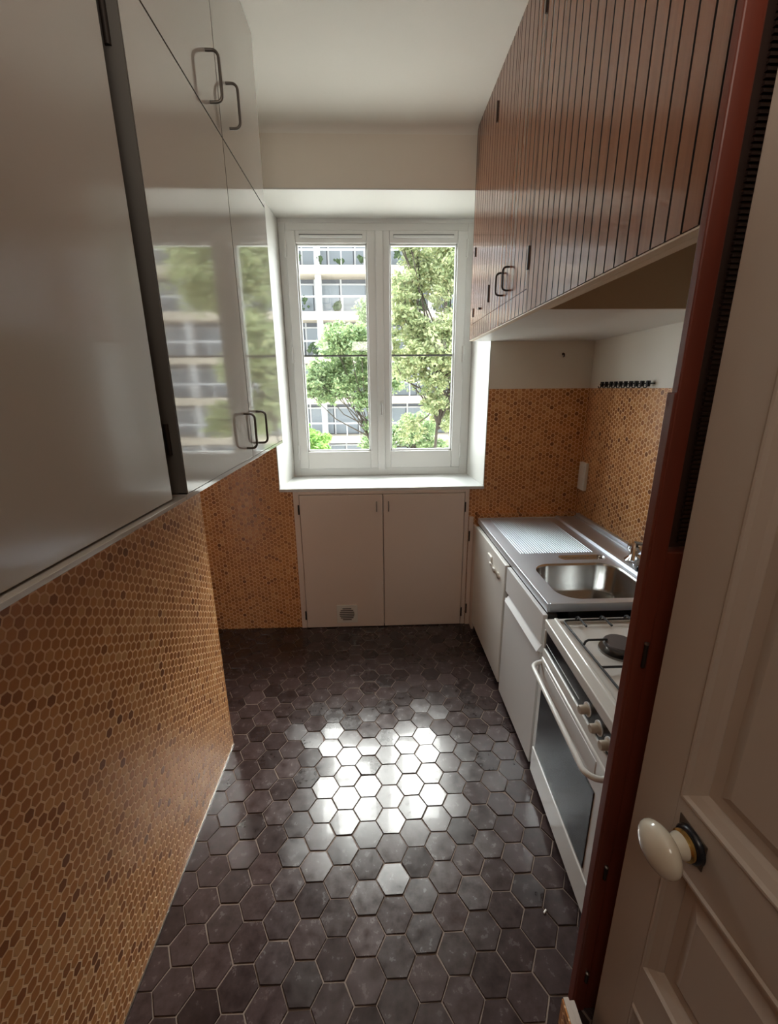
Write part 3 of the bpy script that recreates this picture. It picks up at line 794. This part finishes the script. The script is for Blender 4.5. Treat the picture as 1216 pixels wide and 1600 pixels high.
def wall_hook(x, z, label):
    root = thing('screw_hook', label, 'hook', (x, Y_F, z))
    MB().tube([(0, 0, .006), (0, -.018, .006), (0, -.024, -.002), (0, -.020, -.012), (0, -.012, -.012)], .0032, n=8).build('hook_wire', M['hinge'], root, smooth=True)
    MB().lathe([(.008, 0), (.007, .003)], (0, 0, .006), (0, -1, 0), n=12).build('hook_base', M['hinge'], root)
wall_hook(1.239, 1.945, 'tiny dark screw hook in the plaster above the tiles, right of the window')

# ------------------------------------------------------------------ mahogany post and door frame on the right
def post():
    root = thing('trim_2', 'tall dark red mahogany post at the near end of the cooker', 'post', (.57, .79, 0), kind='structure')
    B = lambda mb, n, m, p=root, **k: rel(mb, root).build(n, M[m], p, **k)
    k = .775
    xl, xr, xd = .702 * k, .748 * k, .80 * k
    B(MB().box(xl, xr, k, k + .019, 0, Z_C - .001), 'jamb_board', 'post', bevel=.003)
    B(MB().box(xl - .0035, xl + .02, k + .002, k + .025, 0, 1.733), 'jamb_batten', 'post', bevel=.002)
    B(MB().box(xr - .002, xd + .30, k + .022, k + .042, 1.43, Z_C - .001), 'recessed_panel', 'dark_wood')
    B(MB().box(xr - .002, xd + .30, k + .004, k + .042, 0, 1.425), 'lower_board', 'post', bevel=.003)
    f = MB()
    for q in range(190): f.box(.608, .640, k + .016, k + .022, 1.44 + q * .009, 1.4448 + q * .009)
    B(f, 'fluted_edge', 'dark_wood')
    for z, h_ in ((1.165, .055), (.535, .04), (.135, .035)):
        x = xr - .012
        B(MB().lathe([(.0045, 0), (.0045, h_)], (x, k - .003, z), n=10), 'hinge', 'hinge', smooth=True)
        B(MB().lathe([(.005, 0), (.005, .004), (.001, .006)], (x, k - .003, z + h_), n=10), 'hinge_pin_head', 'dull_chrome', smooth=True)
post()
def kerb():
    root = thing('baseboard_right', 'low mosaic-tiled skirting with a pale metal top edge', 'skirting', (.53, .6, 0), kind='structure')
    B = lambda mb, n, m, p=root, **k: rel(mb, root).build(n, M[m], p, **k)
    B(MB().box(.494, .508, .30, .753, 0, .108), 'tile_face', 'mosaicY')
    B(MB().box(.497, .512, .30, .754, .108, .113).box(.508, .53, .30, .753, 0, .10), 'metal_edge', 'kerb_edge', bevel=.001)
kerb()
# stub wall the post is fixed to (hidden behind the open door)
o = MB().box(.66, X_R - .002, .82, .92, 0, Z_C - .002).build('wall_partition', M['hall']); struct(o, 'partition behind the open door', 'wall')

# ------------------------------------------------------------------ open panelled door
def door():
    P0 = Vector((.787 * .74, .74, 0)); a = Vector((.0765, -1, 0)).normalized(); n = Vector((-a.y, a.x, 0))
    n = -n if n.x > 0 else n          # faces the room (-x)
    root = thing('door_1', 'open ivory panelled door with a white porcelain knob', 'door', tuple(P0), kind='structure')
    Wd, H, T = .83, 2.15, .040
    def tf(mb):
        mb.v = [tuple(a * u + n * d + Vector((0, 0, z))) for u, d, z in mb.v]; return mb
    # stiles and rails, local (u, depth from front face, z)
    H = 2.9
    s = MB()
    L, R = .104, Wd - .104
    s.box(0, L, -T, 0, .012, H).box(R, Wd, -T, 0, .012, H)
    rails = ((.012, .10), (.338, .470), (.828, .970), (H - .13, H))
    for z0, z1 in rails: s.box(L - .001, R + .001, -T, 0, z0, z1)
    tf(s).build('door_frame', M['door_paint'], root, bevel=.002)
    for z0, z1 in ((.10, .338), (.470, .828), (.970, H - .13)):
        p = MB()
        p.box(L, R, -T + .004, -.022, z0, z1)
        # raised field
        fr = .058
        o_ = [(L + fr, z0 + fr), (R - fr, z0 + fr), (R - fr, z1 - fr), (L + fr, z1 - fr)]
        i_ = [(L + fr + .025, z0 + fr + .025), (R - fr - .025, z0 + fr + .025), (R - fr - .025, z1 - fr - .025), (L + fr + .025, z1 - fr - .025)]
        if z1 - z0 < .26: i_ = [(x, (z0 + z1) / 2 + (z - (z0 + z1) / 2) * .6) for x, z in i_]
        vs = [(x, -.022, z) for x, z in o_] + [(x, -.010, z) for x, z in i_]
        p.add(vs, [(k, (k + 1) % 4, 4 + (k + 1) % 4, 4 + k) for k in range(4)] + [(4, 5, 6, 7)])
        tf(p).build('raised_panel', M['door_paint'], root)
        # moulding around the opening: stepped profile
        prof = [(0, -.001), (.004, .004), (.009, .004), (.013, -.003), (.028, -.012), (.036, -.020), (.036, -.024)]
        m_ = MB(); vs = []; m = len(prof)
        for ins, d in prof:
            vs += [(L + ins, d, z0 + ins), (R - ins, d, z0 + ins), (R - ins, d, z1 - ins), (L + ins, d, z1 - ins)]
        fs = [(i * 4 + k, i * 4 + (k + 1) % 4, (i + 1) * 4 + (k + 1) % 4, (i + 1) * 4 + k) for i in range(m - 1) for k in range(4)]
        m_.add(vs, fs)
        tf(m_).build('moulding', M['door_paint'], root)
    # knob: dark plate, brass ring, porcelain neck and oval head
    kc = (.150, .902)
    pl = MB(); pl.prism([(kc[0] - .036, kc[1] + .036), (kc[0] + .030, kc[1] + .030), (kc[0] + .030, kc[1] - .030), (kc[0] - .030, kc[1] - .030)], 'Y', -.001, .002)
    tf(pl).build('knob_plate', M['old_brass'], root, bevel=.001)
    K = MB(); K.lathe([(.034, .002), (.034, .007), (.031, .011), (.027, .014)], (kc[0], 0, kc[1]), (0, 1, 0), n=36)
    kb = tf(K).build('door_knob', M['black'], root, smooth=True)
    r_ = MB(); r_.lathe([(.025, .013), (.0275, .015), (.0275, .020), (.024, .023)], (kc[0], 0, kc[1]), (0, 1, 0), n=32)
    tf(r_).build('brass_ring', M['brass'], kb, smooth=True)
    N = MB(); N.lathe([(.024, .021), (.0235, .028), (.020, .036), (.018, .044), (.019, .052)], (kc[0], 0, kc[1]), (0, 1, 0), n=32)
    tf(N).build('knob_neck', M['porcelain'], kb, smooth=True)
    hd = MB(); nn, mm = 32, 16; vs = []; fs = []
    for i in range(mm + 1):
        t = PI * i / mm
        for k in range(nn):
            q = 2 * PI * k / nn
            vs.append((kc[0] + .050 * math.sin(t) * math.cos(q), .068 - .026 * math.cos(t), kc[1] + .044 * math.sin(t) * math.sin(q)))
    for i in range(mm):
        for k in range(nn): fs.append((i * nn + k, i * nn + (k + 1) % nn, (i + 1) * nn + (k + 1) % nn, (i + 1) * nn + k))
    hd.add(vs, fs)
    tf(hd).build('knob_head', M['porcelain'], kb, smooth=True)
door()

# a crumb of plaster on the floor beside the cooker
cr = MB().rbox(-.007, .007, -.003, .003, -.003, .003, .0025, axis='X')
o = cr.build('plaster_crumb', M['enamel'], smooth=True); o.location = (.560, 1.02, .004); o.rotation_euler = (0, 0, .7)
tag(o, 'small white crumb lying on the dark tiles by the cooker', 'crumb')

# ------------------------------------------------------------------ outside: building, trees, ground
M['facade'] = mat('pale_concrete', (.50, .44, .36), .8, var=.06)
M['facade_white'] = mat('white_railing_paint', (.56, .56, .57), .5)
M['facade_glass'] = mat('distant_glazing', (.26, .29, .32), .15)
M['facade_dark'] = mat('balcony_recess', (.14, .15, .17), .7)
M['plants'] = mat('balcony_plants', (.05, .085, .035), .8)
M['bounce_ground'] = mat('pale_bounce_ground', (.68, .65, .60), .85, var=.12)  # unseen ground made pale to bounce light up to the ceiling
M['bark'] = mat('grey_brown_bark', (.07, .055, .042), .85, bump=(30, .4, .02))
M['leaf_a'] = tone_mat('yellow_green_leaves', [(.19, .25, .11), (.31, .37, .18), (.44, .48, .26), (.56, .54, .30)], None, rough=.6, translucent=.35)
M['leaf_b'] = tone_mat('mid_green_leaves', [(.15, .24, .11), (.25, .35, .17), (.36, .46, .23), (.48, .53, .28)], None, rough=.6, translucent=.35)
M['leaf_c'] = tone_mat('fresh_green_leaves', [(.10, .24, .05), (.20, .37, .09), (.32, .50, .13), (.42, .56, .18)], None, rough=.6, translucent=.35)
M['flower'] = mat('orange_red_flower', (.75, .12, .04), .6)

gz = -8.0
o = MB().box(-60, 60, 3.9, 31.9, gz - .2, gz).build('ground', M['bounce_ground']); struct(o, 'unseen ground below the window, made pale to bounce light indoors', 'ground')

def building():
    Y = 32.0; x0, x1 = -16, 20
    root = thing('apartment_building', 'pale modern apartment block with stacked balconies behind the trees', 'building', (0, Y + 4, gz))
    B = lambda mb, n, m, p=root, **k: rel(mb, root).build(n, M[m], p, **k)
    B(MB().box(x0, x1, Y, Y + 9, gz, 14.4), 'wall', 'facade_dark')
    step = 2.68; z = 8.79 - 6 * step; lv = 0
    while z < 14:
        s = B(MB().box(x0 - .1, x1 + .1, Y - 1.55, Y + .05, z, z + .50), 'balcony_slab', 'facade')
        r = MB().box(x0, x1, Y - 1.50, Y - 1.44, z + 1.33, z + 1.43)
        px = -15.06
        while px < x1:
            r.box(px, px + .07, Y - 1.49, Y - 1.45, z + .5, z + 1.35); px += 1.46
        B(r, 'railing', 'facade_white', s)
        wn = MB(); fr = MB(); px = -15.06 + .75 * (lv % 2)
        while px < x1 - 1:
            wn.box(px + .06, px + 1.62, Y - .05, Y - .02, z + .55, z + step - .35)
            fr.box(px - .05, px + .06, Y - .10, Y + .02, z + .5, z + step)
            px += 1.75
        fr.box(x0, x1, Y - .09, Y, z + step - .36, z + step - .26)
        B(wn, 'window_band', 'facade_glass'); B(fr, 'window_frames', 'facade_white')
        z += step; lv += 1
    pc = MB()
    for px in (-14.2, -10.6, -7.0, -3.62, .1, 3.7, 7.3, 10.9, 14.5, 18.1): pc.box(px, px + .38, Y - 1.3, Y - .9, gz, 14.2)
    B(pc, 'pier', 'facade_white')
    random.seed(21)
    pt = MB()
    for k in range(90):
        lvz = 8.79 - 6 * step + random.randint(3, 8) * step + .5; x = random.uniform(-6, 8); h_ = random.uniform(.25, .8); r_ = random.uniform(.12, .35)
        for q in range(9):
            cx, cz = x + random.gauss(0, r_ * .5), lvz + .15 + random.random() * h_; e = random.uniform(.08, .2)
            pt.add([(cx - e, Y - 1.3, cz), (cx, Y - 1.4 - e, cz + e * .6), (cx + e, Y - 1.3, cz + e * .2), (cx, Y - 1.25, cz - e), (cx + e * .2, Y - 1.25 + e, cz + e)], [(0, 1, 2), (0, 1, 3), (1, 2, 3), (0, 2, 4), (0, 3, 4)])
    tag(B(pt, 'balcony_plants', 'plants'), kind='stuff')
    fw_ = B(MB().lathe([(.05, 0), (.13, .1), (.15, .25), (.05, .35)], (-.62, Y - 1.65, 2.0), n=10), 'balcony_flower', 'flower')
    B(MB().lathe([(.05, 0), (.15, .1), (.17, .25), (.05, .35)], (2.35, Y - 1.65, 6.95), n=10), 'balcony_flower', 'flower')
building()

def tree(name, label, base, lean, height, clumps, leafmat, n_leaf, leaf, seed, branches=12, trunk_r=.14, group='trees in the garden outside'):
    rnd = random.Random(seed)
    root = thing(name, label, 'tree', base, group)
    bx, by, bz = base
    top = Vector((lean[0], lean[1], height))
    P = [Vector((0, 0, 0)), top * .35 + Vector((.1, 0, 0)), top * .7 - Vector((.08, 0, 0)), top]
    tr_ = MB().tube([tuple(p) for p in P], [trunk_r, trunk_r * .8, trunk_r * .55, trunk_r * .3], n=8)
    for c, r in clumps:
        c = Vector(c) - Vector(base)
        t = rnd.uniform(.74, .98); s = top * t
        mid = s.lerp(c, .5) + Vector((rnd.gauss(0, .15), rnd.gauss(0, .15), -.12))
        tr_.tube([tuple(s), tuple(mid), tuple(c)], [trunk_r * .4, trunk_r * .25, trunk_r * .1], n=6)
        for k in range(4):
            e = c + Vector((rnd.gauss(0, 1), rnd.gauss(0, 1), rnd.gauss(0, .8))).normalized() * r * rnd.uniform(.6, 1.0)
            m2 = c.lerp(e, .5) + Vector((0, 0, .05))
            tr_.tube([tuple(mid.lerp(c, .7)), tuple(m2), tuple(e)], [trunk_r * .12, trunk_r * .09, trunk_r * .03], n=5)
    tr_.build('trunk', M['bark'], root, smooth=True)
    L = MB(); tot = sum(r ** 2 for _, r in clumps)
    for c, r in clumps:
        c = Vector(c) - Vector(base)
        nb = max(10, int(n_leaf * r * r / tot))
        tw = [Vector((rnd.gauss(0, 1), rnd.gauss(0, 1), rnd.gauss(0, .8))).normalized() * r * rnd.uniform(.35, 1.0) for _ in range(max(6, nb // 16))]
        for k in range(nb):
            q = c + rnd.choice(tw) + Vector((rnd.gauss(0, 1), rnd.gauss(0, 1), rnd.gauss(0, .6))) * r * .13
            sz = leaf * rnd.uniform(.6, 1.3)
            n = Vector((rnd.gauss(0, .7), rnd.gauss(0, .7) - .2, rnd.gauss(.7, .5))).normalized()
            u = n.orthogonal().normalized(); a = rnd.uniform(0, 2 * PI); v = n.cross(u)
            d = u * math.cos(a) + v * math.sin(a); s = n.cross(d)
            p0 = q - d * sz; p1 = q + s * sz * .45 + n * sz * .1; p2 = q + d * sz; p3 = q - s * sz * .45 + n * sz * .1
            L.add([p0, p1, p2, p3], [(0, 1, 2), (0, 2, 3)], min(1, max(0, rnd.gauss(.5, .27))))
    me_o = L.build('foliage', M[leafmat], root)
    return root
def clumps_in(seed, n, cx, cy, cz, rx, ry, rz, r0, r1):
    rnd = random.Random(seed); out = []
    for _ in range(n):
        while True:
            p = (rnd.uniform(-1, 1), rnd.uniform(-1, 1), rnd.uniform(-1, 1))
            if p[0] ** 2 + p[1] ** 2 + p[2] ** 2 < 1: break
        out.append(((cx + p[0] * rx, cy + p[1] * ry, cz + p[2] * rz), rnd.uniform(r0, r1)))
    return out
cl = clumps_in(3, 16, 2.2, 12.6, 4.9, 1.7, 1.3, 1.1, .45, .75) + clumps_in(4, 15, 2.0, 12.4, 2.7, 1.6, 1.2, .75, .4, .65) + clumps_in(5, 10, 2.1, 12.4, 1.0, 1.3, 1.0, .6, .3, .5) + clumps_in(6, 5, .55, 12.3, 3.9, .5, .8, .9, .3, .45)
cl += clumps_in(26, 12, 1.2, 12.3, 3.0, .9, .9, 1.9, .28, .45) + clumps_in(27, 5, .8, 12.4, 5.3, .5, .7, .5, .28, .42)
def T(label, base, lean, cl, lm, n, leaf, seed, tr=.14): return tree('tree', label, base, lean, lean[2], cl, lm, n, leaf, seed, trunk_r=tr)
T('large airy yellow-green tree filling the right casement', (1.45, 12.2, gz), (.55, .2, 11.6), cl, 'leaf_a', 60000, .064, 11, .075)
cl = clumps_in(7, 13, -.35, 15.4, 2.75, 1.15, 1.0, 1.5, .4, .6) + clumps_in(8, 10, -1.7, 15.4, 2.0, .9, .8, .45, .3, .5) + clumps_in(9, 5, .3, 15.3, .4, .5, .6, .6, .3, .4)
T('rounded mid-green tree behind the lower half of the left casement', (-.2, 15.4, gz), (.2, 0, 10.2), cl, 'leaf_b', 36000, .066, 12, .07)
cl = clumps_in(13, 9, -1.38, 9.2, .75, .42, .5, .38, .2, .3) + clumps_in(14, 6, -.9, 9.0, .35, .6, .5, .18, .2, .28)
T('fresh bright green treetop in the bottom left of the window', (-1.3, 9.2, gz), (0, 0, 8.4), cl, 'leaf_c', 9000, .062, 13, .08)
cl = clumps_in(15, 14, 1.3, 18.5, -.3, 3.0, .8, .7, .4, .7)
T('dark low tree crowns along the bottom of the right casement', (1.6, 18.5, gz), (0, 0, 7.6), cl, 'leaf_b', 9000, .09, 14, .12)
